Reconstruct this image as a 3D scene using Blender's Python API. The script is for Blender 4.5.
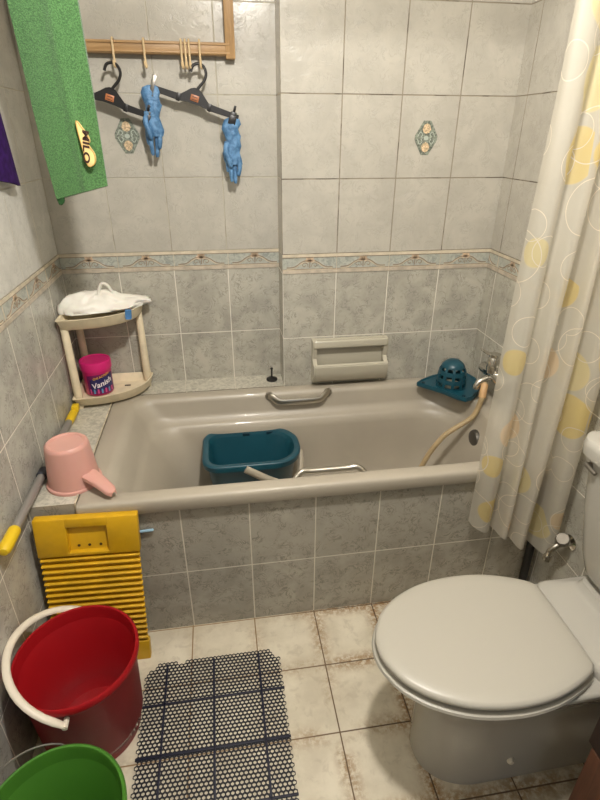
import bpy, bmesh, math, random
from mathutils import Vector, Matrix, Euler, noise
random.seed(4)
PI = math.pi
SC = bpy.context.scene
for o in list(bpy.data.objects):
    bpy.data.objects.remove(o)
COL = SC.collection

# ------------------------------------------------------------------ camera
F, CX, CY, CZ, YAW, PITCH, ROLL = 515.55, .5684, -1.9871, 1.4453, .1549, -.4765, .0035
fw = Vector((math.sin(YAW)*math.cos(PITCH), math.cos(YAW)*math.cos(PITCH), math.sin(PITCH)))
r0 = Vector((math.cos(YAW), -math.sin(YAW), 0)); u0 = r0.cross(fw)
rt = r0*math.cos(ROLL)+u0*math.sin(ROLL); up = -r0*math.sin(ROLL)+u0*math.cos(ROLL)
cd = bpy.data.cameras.new('camera'); cam = bpy.data.objects.new('camera', cd); COL.objects.link(cam)
cam.matrix_world = Matrix(((rt.x, up.x, -fw.x, CX), (rt.y, up.y, -fw.y, CY), (rt.z, up.z, -fw.z, CZ), (0, 0, 0, 1)))
cd.sensor_fit = 'HORIZONTAL'; cd.sensor_width = 36; cd.lens = F/600*36; cd.clip_start = .02
SC.camera = cam

# ------------------------------------------------------------------ world, lights, exposure
wd = bpy.data.worlds.new('world'); SC.world = wd; wd.use_nodes = True
wd.node_tree.nodes['Background'].inputs[0].default_value = (.62, .78, 1, 1)
wd.node_tree.nodes['Background'].inputs[1].default_value = .08
def light(name, typ, loc, power, color, rot=(0, 0, 0), size=.2, sizey=None):
    d = bpy.data.lights.new(name, typ); d.energy = power; d.color = color
    if typ == 'AREA':
        d.size = size
        if sizey: d.shape = 'RECTANGLE'; d.size_y = sizey
        else: d.shape = 'DISK'
    else: d.shadow_soft_size = size
    o = bpy.data.objects.new(name, d); COL.objects.link(o); o.location = loc; o.rotation_euler = rot
    return o
light('ceiling_lamp_light', 'POINT', (.76, -1.40, 2.17), 29, (1, .955, .895), size=.06)
light('doorway_daylight', 'AREA', (1.0, -2.98, 1.25), .5, (.70, .84, 1), (PI/2, 0, 0), .75, 1.7)
vs = SC.view_settings
SC.display_settings.display_device = 'sRGB'
vs.view_transform = 'Standard'; vs.look = 'None'; vs.exposure = 1.58; vs.gamma = 1; vs.use_curve_mapping = False

# ------------------------------------------------------------------ dimensions of the place (metres)
W = 1.592; ZB = 1.0592; BH = .0689; P = .1154; XE = .7947; YA = .7743; ZD = .538; HC = 2.42; YN = -2.75

# ------------------------------------------------------------------ helpers
def lin(c):
    return tuple(((x/255)/12.92 if x/255 <= .04045 else ((x/255+.055)/1.055)**2.4) for x in c)
def rgba(c): return (*lin(c), 1)
class NT:
    def __init__(s, name):
        s.m = bpy.data.materials.new(name); s.m.use_nodes = True
        s.t = s.m.node_tree; s.n = s.t.nodes; s.b = s.n['Principled BSDF']; s.out = s.n['Material Output']
    def node(s, t, **kw):
        n = s.n.new(t)
        for k, v in kw.items(): setattr(n, k, v)
        return n
    def put(s, sock, v):
        if isinstance(v, bpy.types.NodeSocket): s.t.links.new(v, sock)
        elif isinstance(v, bpy.types.Node): s.t.links.new(v.outputs[0], sock)
        else: sock.default_value = v
    def math(s, op, a, b=None, c=None):
        n = s.node('ShaderNodeMath', operation=op); s.put(n.inputs[0], a)
        if b is not None: s.put(n.inputs[1], b)
        if c is not None: s.put(n.inputs[2], c)
        return n.outputs[0]
    def mix(s, f, a, b):
        n = s.node('ShaderNodeMix', data_type='RGBA'); s.put(n.inputs[0], f); s.put(n.inputs[6], a); s.put(n.inputs[7], b)
        return n.outputs[2]
    def ramp(s, f, lo, hi):
        n = s.node('ShaderNodeMapRange'); n.interpolation_type = 'SMOOTHSTEP'; s.put(n.inputs[0], f); n.inputs[1].default_value = lo; n.inputs[2].default_value = hi
        return n.outputs[0]
    def noise(s, vec, scale, detail=2, rough=.5, dist=0):
        n = s.node('ShaderNodeTexNoise'); s.put(n.inputs['Vector'], vec)
        n.inputs['Scale'].default_value = scale; n.inputs['Detail'].default_value = detail; n.inputs['Roughness'].default_value = rough; n.inputs['Distortion'].default_value = dist
        return n.outputs[0]
    def obj(s): return s.node('ShaderNodeTexCoord').outputs['Object']
    def bump(s, h, strength, dist=.002):
        n = s.node('ShaderNodeBump'); n.inputs['Strength'].default_value = strength; n.inputs['Distance'].default_value = dist; s.put(n.inputs['Height'], h)
        s.t.links.new(n.outputs[0], s.b.inputs['Normal'])
_M = {}
def mat(name, c, rough=.45, metal=0, spec=.5, var=0, vscale=30, bump=0, bscale=60, trans=0, coat=0, sss=0, alpha=1):
    if name in _M: return _M[name]
    k = NT(name); b = k.b
    b.inputs['Base Color'].default_value = rgba(c); b.inputs['Roughness'].default_value = rough
    b.inputs['Metallic'].default_value = metal; b.inputs['Specular IOR Level'].default_value = spec
    b.inputs['Transmission Weight'].default_value = trans; b.inputs['Coat Weight'].default_value = coat
    b.inputs['Alpha'].default_value = alpha
    if sss: b.inputs['Subsurface Weight'].default_value = sss; b.inputs['Subsurface Scale'].default_value = .01
    if var:
        nz = k.noise(k.obj(), vscale, 3)
        k.put(b.inputs['Base Color'], k.mix(k.ramp(nz, .3, .7), rgba(tuple(x*(1-var) for x in c)), rgba(tuple(min(255, x*(1+var)) for x in c))))
    if bump: k.bump(k.noise(k.obj(), bscale, 3), bump)
    _M[name] = k.m
    return k.m

def newbm(): return bmesh.new()
def obj(name, bm, mats, parent=None, smooth=True, angle=35, label=None, cat=None, group=None, kind=None, loc=None):
    bmesh.ops.recalc_face_normals(bm, faces=bm.faces)
    me = bpy.data.meshes.new(name); bm.to_mesh(me); bm.free()
    for m in (mats if isinstance(mats, (list, tuple)) else [mats]): me.materials.append(m)
    o = bpy.data.objects.new(name, me); COL.objects.link(o)
    if smooth:
        me.shade_smooth()
        try: me.set_sharp_from_angle(angle=math.radians(angle))
        except Exception: pass
    if parent: o.parent = parent; o.matrix_parent_inverse = parent.matrix_basis.inverted()
    if loc: o.location = loc
    return tag(o, label, cat, group, kind)
def tag(o, label=None, cat=None, group=None, kind=None):
    for k, v in (('label', label), ('category', cat), ('group', group), ('kind', kind)):
        if v: o[k] = v
    return o
def thing(name, loc, label, cat, group=None):
    o = bpy.data.objects.new(name, None); COL.objects.link(o); o.location = loc; o.empty_display_size = .05
    return tag(o, label, cat, group)
def setm(bm, start, mi):
    bm.faces.ensure_lookup_table()
    for f in bm.faces[start:]: f.material_index = mi
def box(bm, x0, x1, y0, y1, z0, z1, mi=0, bev=0, seg=2, M=None):
    n0 = len(bm.faces)
    r = bmesh.ops.create_cube(bm, size=1); vsx = r['verts']
    for v in vsx: v.co = Vector((x0+(v.co.x+.5)*(x1-x0), y0+(v.co.y+.5)*(y1-y0), z0+(v.co.z+.5)*(z1-z0)))
    if bev:
        es = list({e for v in vsx for e in v.link_edges})
        rr = bmesh.ops.bevel(bm, geom=es, offset=bev, segments=seg, affect='EDGES', profile=.5)
        vsx = list({v for f in rr['faces'] for v in f.verts} | {v for v in vsx if v.is_valid})
    if M:
        for v in vsx: v.co = M @ v.co
    bm.faces.ensure_lookup_table()
    if mi:
        for f in {f for v in vsx for f in v.link_faces}: f.material_index = mi
    return vsx
def spline(pts, n=8, closed=False):
    pts = [Vector(p) for p in pts]; out = []; m = len(pts)
    for i in range(m if closed else m-1):
        if closed: a, b, c, d = pts[(i-1) % m], pts[i], pts[(i+1) % m], pts[(i+2) % m]
        else: a, b, c, d = pts[max(i-1, 0)], pts[i], pts[i+1], pts[min(i+2, m-1)]
        for k in range(n):
            t = k/n
            out.append(.5*((2*b)+(c-a)*t+(2*a-5*b+4*c-d)*t*t+(3*b-3*c+d-a)*t**3))
    if not closed: out.append(pts[-1])
    return out
def loft(bm, loops, closed=True, cap0=True, cap1=True, mi=0):
    vl = [[bm.verts.new(p) for p in L] for L in loops]; n = len(vl[0])
    for a, b in zip(vl, vl[1:]):
        for i in range(n if closed else n-1):
            j = (i+1) % n
            try: f = bm.faces.new((a[i], a[j], b[j], b[i])); f.material_index = mi
            except ValueError: pass
    for c, L in ((cap0, vl[0]), (cap1, vl[-1])):
        if c and closed:
            f = bm.faces.new(L); f.material_index = mi
    return vl
def tube(bm, pts, r, seg=10, mi=0, flat=1, cap=True, up=Vector((0, 0, 1))):
    """sweep; r is a number or a list; flat squashes the section along its local second axis"""
    pts = [Vector(p) for p in pts]; n = len(pts); loops = []
    prev = None
    for i, p in enumerate(pts):
        t = (pts[min(i+1, n-1)]-pts[max(i-1, 0)]).normalized()
        if prev is None:
            a = up if abs(t.dot(up)) < .95 else Vector((1, 0, 0))
            u = (a-t*a.dot(t)).normalized()
        else: u = (prev-t*prev.dot(t)).normalized()
        prev = u; w = t.cross(u)
        rr = r[i] if isinstance(r, (list, tuple)) else r
        loops.append([p+(w*math.cos(2*PI*k/seg)+u*flat*math.sin(2*PI*k/seg))*rr for k in range(seg)])
    return loft(bm, loops, True, cap, cap, mi)
def lathe(bm, prof, c=(0, 0, 0), seg=48, mi=0, sx=1, sy=1, M=None):
    c = Vector(c); rings = []
    for r, z in prof:
        if r < 1e-6: rings.append([bm.verts.new(c+Vector((0, 0, z)))])
        else: rings.append([bm.verts.new(c+Vector((r*sx*math.cos(2*PI*k/seg), r*sy*math.sin(2*PI*k/seg), z))) for k in range(seg)])
    for a, b in zip(rings, rings[1:]):
        for k in range(seg):
            j = (k+1) % seg
            if len(a) == 1 and len(b) == 1: continue
            if len(a) == 1: f = bm.faces.new((a[0], b[j], b[k]))
            elif len(b) == 1: f = bm.faces.new((a[k], a[j], b[0]))
            else: f = bm.faces.new((a[k], a[j], b[j], b[k]))
            f.material_index = mi
    if M:
        for R in rings:
            for v in R: v.co = M @ v.co
    return rings
def rrect(x0, x1, y0, y1, r, z, n=8):
    """rounded rectangle loop, n points per corner; r number or 4 (x1y1, x0y1, x0y0, x1y0)"""
    rs = r if isinstance(r, (tuple, list)) else (r,)*4; out = []
    for (cx, cy, a0, rr) in ((x1, y1, 0, rs[0]), (x0, y1, PI/2, rs[1]), (x0, y0, PI, rs[2]), (x1, y0, 1.5*PI, rs[3])):
        sx = 1 if cx == x1 else -1; sy = 1 if cy == y1 else -1
        ox, oy = cx-sx*rr, cy-sy*rr
        for k in range(n): a = a0+PI/2*k/(n-1); out.append(Vector((ox+rr*math.cos(a), oy+rr*math.sin(a), z)))
    return out
def prism(bm, pts, d, mi=0):
    """closed outline (3D points) pushed along vector d"""
    d = Vector(d); a = [bm.verts.new(p) for p in pts]; b = [bm.verts.new(Vector(p)+d) for p in pts]; n = len(a)
    fs = [bm.faces.new(a), bm.faces.new(b[::-1])]
    for i in range(n): fs.append(bm.faces.new((a[i], b[i], b[(i+1) % n], a[(i+1) % n])))
    for f in fs: f.material_index = mi
    return a+b
def text_bm(body, size, extrude=.0004, bold=0):
    c = bpy.data.curves.new('txt', 'FONT'); c.body = body; c.size = size; c.extrude = extrude; c.align_x = 'CENTER'; c.align_y = 'CENTER'; c.offset = bold
    t = bpy.data.objects.new('txt', c); COL.objects.link(t)
    bpy.context.view_layer.update()
    me = bpy.data.meshes.new_from_object(t.evaluated_get(bpy.context.evaluated_depsgraph_get()))
    bpy.data.objects.remove(t); bm = newbm(); bm.from_mesh(me); bpy.data.meshes.remove(me); bpy.data.curves.remove(c)
    return bm
def merge(bm, src, fn, mi=0):
    mp = {}
    for v in src.verts: mp[v] = bm.verts.new(fn(v.co))
    for f in src.faces:
        try: g = bm.faces.new([mp[v] for v in f.verts]); g.material_index = mi
        except ValueError: pass
    src.free()

# ------------------------------------------------------------------ surface materials
def tile_mat(name, ax, off, size=.2, grout_up=(150, 140, 120), grout_lo=(226, 221, 208), up=(182, 177, 165), lo=(178, 174, 161), dk=(96, 86, 72), zup=ZB, zlo=ZB-BH, rel=.5, gw=.0019, vein=.36):
    k = NT(name); co = k.obj(); sp = k.node('ShaderNodeSeparateXYZ'); k.put(sp.inputs[0], co)
    U = sp.outputs[ax]; Z = sp.outputs[2]
    upper = k.math('GREATER_THAN', Z, zlo+.03)
    zz = k.mix(upper, (0, 0, 0, 1), (1, 1, 1, 1))
    def edge(s, off, size):
        q = k.math('DIVIDE', k.math('SUBTRACT', s, off), size)
        fr = k.math('SUBTRACT', q, k.math('ROUND', q))
        return k.math('MULTIPLY', k.math('ABSOLUTE', fr), size)
    eu = edge(U, off, size)
    ez = k.math('ADD', k.math('MULTIPLY', edge(Z, zup, .25), upper), k.math('MULTIPLY', edge(Z, zlo, .25), k.math('SUBTRACT', 1, upper)))
    d = k.math('MINIMUM', eu, ez)
    g = k.math('SUBTRACT', 1, k.ramp(d, gw*.55, gw*1.15))
    # mottled embossed stone face
    n1 = k.noise(co, 9, 4, .6, .6); n2 = k.noise(co, 24, 4, .6, 2.4)
    msk = k.ramp(k.noise(co, 26, 2), .38, .62)
    crease = k.math('SUBTRACT', 1, k.math('MULTIPLY', msk, k.math('SUBTRACT', 1, k.ramp(k.math('ABSOLUTE', k.math('SUBTRACT', n2, .5)), 0, .05))))
    def tone(c, a, ck):
        cA = rgba(tuple(x*(1-a) for x in c)); cB = rgba(tuple(min(255, x*(1+a*.6)) for x in c)); cC = rgba(tuple(x*(1-ck) for x in c))
        return k.mix(crease, k.mix(.55, k.mix(n1, cA, cB), cC), k.mix(k.ramp(n1, .3, .7), cA, cB))
    face = k.mix(upper, tone(lo, .08, vein), tone(up, .04, .10 if zup > .5 else vein))
    gc = k.mix(upper, rgba(grout_lo), rgba(grout_up))
    gn = k.noise(co, 14, 3)
    gc = k.mix(k.math('MULTIPLY', k.ramp(gn, .5, .62), upper), gc, rgba(dk))
    k.put(k.b.inputs['Base Color'], k.mix(g, face, gc))
    k.put(k.b.inputs['Roughness'], k.math('ADD', .25, k.math('MULTIPLY', g, .5)))
    h = k.math('ADD', k.math('MULTIPLY', k.math('ADD', k.math('MULTIPLY', crease, .5), n2), rel), k.math('MULTIPLY', k.math('SUBTRACT', 1, g), 1.2))
    k.bump(h, .6, .0018)
    return k.m
T_BL = tile_mat('tiles_back_left', 0, 0.0, grout_up=(176, 170, 152), dk=(158, 150, 134))
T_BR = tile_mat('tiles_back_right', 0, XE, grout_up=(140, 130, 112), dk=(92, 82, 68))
T_L = tile_mat('tiles_left', 1, -.178-.0, size=.2, up=(208, 206, 198), lo=(182, 180, 170), grout_up=(196, 190, 174), dk=(186, 180, 164))  # lighter than the other walls, this wall's reflected sheen put into the colour
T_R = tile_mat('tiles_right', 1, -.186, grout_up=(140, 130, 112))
T_A = tile_mat('tiles_tub_front', 0, .0074, lo=(166, 160, 146), zlo=.2403, zup=.2403, up=(166, 160, 146), grout_up=(214, 207, 190), grout_lo=(214, 207, 190), gw=.0021, rel=.9, vein=.46, dk=(206, 198, 180))
def ledge_mat():
    k = NT('ledge_tiles'); co = k.obj(); sp = k.node('ShaderNodeSeparateXYZ'); k.put(sp.inputs[0], co)
    def edge(s, off, size):
        q = k.math('DIVIDE', k.math('SUBTRACT', s, off), size); fr = k.math('SUBTRACT', q, k.math('ROUND', q))
        return k.math('MULTIPLY', k.math('ABSOLUTE', fr), size)
    isback = k.math('GREATER_THAN', sp.outputs[0], .131)
    d = k.math('ADD', k.math('MULTIPLY', edge(sp.outputs[0], .0, .2), isback), k.math('MULTIPLY', edge(sp.outputs[1], -.774, .25), k.math('SUBTRACT', 1, isback)))
    g = k.math('SUBTRACT', 1, k.ramp(d, .001, .002))
    n = k.noise(co, 60, 4, .65, .8)
    k.put(k.b.inputs['Base Color'], k.mix(g, k.mix(k.ramp(n, .35, .62), rgba((166, 162, 148)), rgba((200, 195, 180))), rgba((205, 198, 182))))
    k.b.inputs['Roughness'].default_value = .35; k.bump(n, .25, .001)
    return k.m
M_LEDGE = ledge_mat()
def floor_mat():
    k = NT('floor_tiles'); co = k.obj(); sp = k.node('ShaderNodeSeparateXYZ'); k.put(sp.inputs[0], co)
    S = .2021
    def edge(s, off):
        q = k.math('DIVIDE', k.math('SUBTRACT', s, off), S); fr = k.math('SUBTRACT', q, k.math('ROUND', q))
        return k.math('MULTIPLY', k.math('ABSOLUTE', fr), S)
    ex = edge(sp.outputs[0], .2012); ey = edge(sp.outputs[1], -YA-.2064)
    d = k.math('MINIMUM', ex, ey)
    g = k.math('SUBTRACT', 1, k.ramp(d, .0011, .0026))
    n1 = k.noise(co, 6, 5, .62); n2 = k.noise(co, 30, 4, .6, .5); n3 = k.noise(co, 4.2, 3, .55, .4)
    face = k.mix(k.ramp(n1, .3, .7), rgba((196, 186, 164)), rgba((220, 211, 190)))
    # rusty brown grime spreading out of the joints, heavier towards the toilet side
    near = k.math('SUBTRACT', 1, k.ramp(d, .0, .045))
    side = k.ramp(sp.outputs[0], .45, 1.0)
    st = k.math('MULTIPLY', k.math('MULTIPLY', near, k.math('MULTIPLY', k.ramp(k.math('ADD', n3, k.math('MULTIPLY', n2, .35)), .50, .74), k.ramp(k.noise(co, 75, 4, .7), .34, .60))), k.math('ADD', .2, k.math('MULTIPLY', side, .8)))
    face = k.mix(st, face, rgba((146, 110, 66)))
    face = k.mix(k.math('MULTIPLY', k.ramp(n2, .52, .66), .35), face, rgba((172, 160, 138)))
    wear = k.math('MULTIPLY', k.math('MULTIPLY', k.ramp(sp.outputs[0], .95, 1.15), k.ramp(k.math('MULTIPLY', sp.outputs[1], -1), 1.25, 1.40)), k.ramp(n2, .25, .6))
    face = k.mix(k.math('MULTIPLY', wear, .6), face, rgba((120, 106, 84)))
    gc = k.mix(side, rgba((140, 112, 74)), rgba((82, 62, 42)))
    k.put(k.b.inputs['Base Color'], k.mix(g, face, gc))
    k.b.inputs['Roughness'].default_value = .42
    k.bump(k.math('ADD', k.math('MULTIPLY', n2, .25), k.math('SUBTRACT', 1, g)), .4, .0015)
    return k.m
M_FLOOR = floor_mat()
M_PAINT = mat('ceiling_paint', (225, 222, 214), .8, bump=.05)

# ------------------------------------------------------------------ room shell
bm = newbm(); box(bm, -.1, W+.1, YN-.1, .1, -.1, 0); obj('floor', bm, M_FLOOR, smooth=False, kind='structure')
bm = newbm(); box(bm, -.1, W+.1, YN-.1, .1, HC, HC+.1); obj('ceiling', bm, M_PAINT, smooth=False, kind='structure')
bm = newbm(); box(bm, -.1, 0, YN-.1, .1, 0, HC); obj('wall_left', bm, T_L, smooth=False, kind='structure')
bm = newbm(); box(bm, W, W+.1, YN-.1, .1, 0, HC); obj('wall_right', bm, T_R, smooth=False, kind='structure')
# back wall: recessed left bay, right bay standing forward, diamond inserts in the third row of tiles
M_DG = mat('insert_green', (116, 122, 110), .4, var=.25, vscale=160)
M_DT = mat('insert_tan', (196, 172, 138), .4, var=.18, vscale=200)
bm = newbm()
box(bm, 0, XE+.02, 0, .1, 0, HC)
n0 = box(bm, XE, W, -P, .1, 0, HC)
bm.normal_update()
for f in bm.faces:
    c = f.calc_center_median()
    if f.normal.y < -.5: f.material_index = 1 if c.y < -.05 else 0
    elif abs(f.normal.x) > .5: f.material_index = 2
for (cx, cz, y) in ((.2955, 1.437, 0), (1.2895, 1.434, -P)):
    hw, hh, tw = .040, .052, .013
    out = [(-tw, hh), (tw, hh), (hw, .006), (hw, -.006), (tw, -hh), (-tw, -hh), (-hw, -.006), (-hw, .006)]
    prism(bm, [Vector((cx+a, y-.0009, cz+b)) for a, b in out], (0, .001, 0), 3)
    for s in (1, -1):
        prism(bm, [Vector((cx+a*.012, y-.0014, cz+s*(.026+b*.018))) for a, b in ((0, 1), (.8, .75), (1.25, 0), (.8, -.5), (0, -.75), (-.8, -.5), (-1.25, 0), (-.8, .75))], (0, .001, 0), 4)
    prism(bm, [Vector((cx+.009*math.cos(t*PI/4), y-.0014, cz+.007*math.sin(t*PI/4))) for t in range(8)], (0, .001, 0), 5)
    for sx in (1, -1):
        for sz in (1, -1):
            p = [Vector((cx+sx*x, y-.0011, cz+sz*z)) for x, z in ((.030, .004), (.022, .018), (.013, .010), (.018, .004), (.012, .002))]
            tube(bm, spline(p, 4), .0013, 5, 5)
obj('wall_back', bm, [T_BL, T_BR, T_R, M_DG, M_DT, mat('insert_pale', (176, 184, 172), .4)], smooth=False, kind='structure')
# wall behind the viewer with the open doorway the daylight comes through
bm = newbm()
box(bm, 0, .55, YN-.1, YN, 0, HC); box(bm, 1.45, W, YN-.1, YN, 0, HC); box(bm, .55, 1.45, YN-.1, YN, 2.1, HC)
obj('wall_front', bm, mat('front_wall_paint', (96, 88, 78), .6, var=.04), smooth=False, kind='structure')
bm = newbm(); M_DW = mat('door_wood', (92, 62, 42), .5, var=.2)
box(bm, .53, .58, YN-.11, YN+.012, 0, 2.1); box(bm, 1.42, 1.47, YN-.11, YN+.012, 0, 2.1); box(bm, .53, 1.47, YN-.11, YN+.012, 2.07, 2.12)
obj('door_1', bm, M_DW, kind='structure')

# ceiling lamp: metal dish and stem added out of view to block upward light
cl = thing('ceiling_lamp', (.76, -1.40, HC), 'round metal dish lamp, added out of view to keep light off the ceiling', 'lamp')
bm = newbm(); lathe(bm, [(0, HC-.0005), (.05, HC-.0005), (.05, HC-.02), (.012, HC-.025), (.012, 2.262), (0, 2.262)], (.76, -1.40, 0), 32); obj('stem', bm, mat('lamp_metal', (120, 118, 112), .45, metal=.5), cl)
bm = newbm(); lathe(bm, [(0, 2.262), (.03, 2.262), (.16, 2.245), (.165, 2.236), (.16, 2.238), (.03, 2.252), (0, 2.252)], (.76, -1.40, 0), 48); obj('dish', bm, mat('lamp_metal', (120, 118, 112)), cl)

# decorative border: pale stripes, blue-grey ground, palmette with scrolling arms in every 20 cm tile
def border_ground():
    k = NT('border_ground'); co = k.obj()
    n = k.noise(co, 70, 4, .6, 1); v = k.noise(co, 16, 2)
    c = k.mix(k.ramp(n, .36, .62), rgba((146, 150, 143)), rgba((180, 182, 172)))
    k.put(k.b.inputs['Base Color'], k.mix(k.ramp(v, .4, .7), c, rgba((176, 176, 164)))); k.b.inputs['Roughness'].default_value = .3
    return k.m
BM = [border_ground(), mat('border_cream', (202, 190, 168), .35, var=.05), mat('border_brown', (146, 128, 108), .4), mat('border_peach', (184, 172, 155), .4, var=.08), mat('border_line', (136, 124, 106), .4), mat('palmette', (204, 178, 150), .4, var=.12)]
def border(name, org, du, nrm, L, j0):
    """org: start point on the wall at the top of the band; du: direction along; nrm: out of the wall"""
    org = Vector(org); du = Vector(du); nrm = Vector(nrm); bm = newbm(); Z = Vector((0, 0, 1))
    def pt(u, w, d): return org+du*u-Z*w+nrm*d
    def rect(u0, u1, w0, w1, d, mi): prism(bm, [pt(u0, w0, d), pt(u1, w0, d), pt(u1, w1, d), pt(u0, w1, d)], -nrm*(d+.001), mi)
    rect(0, L, 0, BH, .0012, 0)
    rect(0, L, 0, .0105, .003, 1); rect(0, L, .0105, .013, .0026, 4)
    rect(0, L, BH-.011, BH, .0028, 3); rect(0, L, BH-.0160, BH-.0135, .0018, 2); rect(0, L, BH-.0135, BH-.0112, .0018, 1)
    t = j0
    while t < L+.1:
        c = t-.1
        def ok(u): return min(max(u, .002), L-.002)
        for s in (1, -1):
            arm = [(.006, .026), (.018, .024), (.034, .031), (.050, .042), (.066, .047), (.085, .0475)]
            if -.02 < c+s*.05 < L+.02: tube(bm, spline([pt(ok(c+s*u), w, .0015) for u, w in arm], 4), .0017, 5, 2); tube(bm, spline([pt(ok(c+s*u), w+.0045, .0013) for u, w in arm], 4), .0016, 5, 1)
            cur = [(.006, .045), (.010, .034), (.022, .032), (.027, .040), (.020, .045), (.015, .040)]
            if 0 < c+s*.03 < L: tube(bm, spline([pt(ok(c+s*u), w, .0015) for u, w in cur], 4), .0013, 5, 2)
        if .02 < c < L-.02:
            for a, rr in ((-70, .017), (-36, .020), (0, .022), (36, .020), (70, .017)):
                a = math.radians(a); ce = (math.sin(a)*rr*.6, .028-math.cos(a)*rr*.6)
                prism(bm, [pt(c+ce[0]+.55*rr*(math.sin(a)*math.cos(q)*1.0+.45*math.cos(a)*math.sin(q)), ce[1]-.55*rr*(math.cos(a)*math.cos(q)-.45*math.sin(a)*math.sin(q)), .0026) for q in [i*PI/4 for i in range(8)]], -nrm*.002, 5)
            tube(bm, [pt(c, .03, .0015), pt(c, .049, .0015)], .0018, 5, 2)
        rect(max(t-.0008, 0), min(t+.0008, L), .0, BH, .0031, 1) if t < L else None
        t += .2
    return obj(name, bm, BM, smooth=False, kind='structure')
border('trim_1', (.003, 0, ZB), (1, 0, 0), (0, -1, 0), XE-.003, .2)
border('trim_2', (XE, -P, ZB), (1, 0, 0), (0, -1, 0), W-XE-.003, .2)
border('trim_3', (0, -.003, ZB), (0, -1, 0), (1, 0, 0), 2.70, .178)
border('trim_4', (W, -P-.003, ZB), (0, -1, 0), (-1, 0, 0), 2.55, .071)

# tiled masonry the tub sits in: front, left deck, ledge along the recessed bay
bm = newbm()
box(bm, .0, .131, -YA, 0, 0, ZD); box(bm, .131, W, -YA, -.70, 0, .493); box(bm, .131, XE, -P+.001, 0, 0, ZD)
bm.normal_update()
for f in bm.faces:
    if f.normal.z > .5: f.material_index = 1
obj('wall_tub_surround', bm, [T_A, M_LEDGE], smooth=False, kind='structure')
bm = newbm()   # rough line of filler under the tub lip and the joint beside the tub
pts = [(x, -YA-.001, .4885+.0015*math.sin(x*61)+.001*math.sin(x*177)) for x in [.131+i*(W-.131)/90 for i in range(91)]]
tube(bm, pts, .0035, 6)
tube(bm, [(.131, -.12, ZD+.0005), (.131, -.776, ZD+.0005), (.131, -.776, .49)], .003, 6)
obj('trim_5', bm, mat('filler', (196, 184, 160), .8, bump=.4, bscale=200, var=.12), kind='structure')

# ------------------------------------------------------------------ bathtub
M_TUB = mat('tub_enamel', (170, 161, 145), .40, coat=.15, var=.02, vscale=5)
M_CHROME = mat('chrome', (215, 212, 205), .16, metal=1)
tub = thing('bathtub', (.86, -.45, .13), 'beige built in bathtub with two grab bars behind the tiled front', 'bathtub')
bm = newbm(); N = 12
def L(z, x0, x1, y0, y1, r): return rrect(x0, x1, y0, y1, r, z, N)
yb = -P-.0015; X0, X1 = .1325, W-.0015
loops = [L(.494, X0, X1, -.7905, yb, .006), L(.497, X0, X1, -.7935, yb, .008), L(.525, X0, X1, -.7930, yb, .008), L(.533, X0+.001, X1, -.7915, yb, .010), L(.5375, X0+.004, X1, -.787, yb-.003, .012), L(.5395, X0+.010, X1-.004, -.779, yb-.008, .014),
         L(.540, X0+.02, X1-.02, -.768, yb-.014, .03), L(.540, .188, 1.515, -.752, -.150, (.09, .045, .045, .09)),
         L(.5385, .195, 1.511, -.747, -.156, (.10, .05, .05, .10)), L(.533, .212, 1.502, -.738, -.166, (.12, .06, .06, .12)), L(.515, .228, 1.497, -.731, -.172, (.13, .07, .07, .13)),
         L(.47, .250, 1.490, -.724, -.178, (.15, .08, .08, .15)), L(.452, .260, 1.486, -.716, -.186, (.15, .09, .09, .15)), L(.441, .270, 1.480, -.695, -.206, (.15, .10, .10, .15)), L(.432, .276, 1.476, -.682, -.218, (.15, .10, .10, .15)),
         L(.40, .300, 1.468, -.676, -.225, (.15, .11, .11, .15)), L(.30, .352, 1.445, -.664, -.238, (.14, .12, .12, .14)), L(.20, .410, 1.420, -.648, -.254, (.13, .12, .12, .13)), L(.165, .445, 1.395, -.628, -.275, (.12, .11, .11, .12)), L(.150, .50, 1.35, -.59, -.31, (.10, .10, .10, .10)), L(.146, .6, 1.27, -.52, -.38, .06)]
loft(bm, loops, True, False, True)
obj('tub_shell', bm, M_TUB, tub, angle=50)
for (y, sg, zt_, zl) in ((-.176, -1, .530, .509), (-.726, 1, .508, .5225)):
    bm = newbm(); y1 = y+sg*.026; xa, xb = (.728, .964) if sg < 0 else (.742, .985)
    pts = [(xa, y+sg*.002, zt_), (xa+.010, y+sg*.014, zt_-.002), (xa+.034, y1, zl+.003), (xa+.07, y1+sg*.003, zl), (xb-.07, y1+sg*.003, zl), (xb-.034, y1, zl+.003), (xb-.010, y+sg*.014, zt_-.002), (xb, y+sg*.002, zt_)]
    tube(bm, spline(pts, 5), .0085 if sg < 0 else .0095, 14, flat=1.75 if sg < 0 else 1)
    for x in ((xa, xb) if sg < 0 else ()): lathe(bm, [(0, .004), (.013, .004), (.016, 0), (.016, -.005)], (0, 0, 0), 20, M=Matrix.Translation((x, y+sg*.001, zt_-.003)) @ Matrix.Rotation(-sg*PI/2, 4, 'X'))
    obj('grab_bar', bm, mat('satin_bar', (190, 184, 172), .3, metal=.95), tub)
bm = newbm()
Mx = Matrix.Translation((1.483, -.44, .418)) @ Matrix.Rotation(-PI/2, 4, 'Y')
lathe(bm, [(0, .016), (.022, .015), (.034, .011), (.038, .004), (.038, -.012)], (0, 0, 0), 32, M=Mx)
obj('overflow_cover', bm, mat('dull_chrome', (92, 88, 82), .45, metal=.6), tub)
bm = newbm(); lathe(bm, [(0, .003), (.018, .003), (.03, .004), (.034, 0), (.034, -.004)], (1.22, -.45, .147), 28)
obj('drain', bm, M_CHROME, tub)

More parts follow.
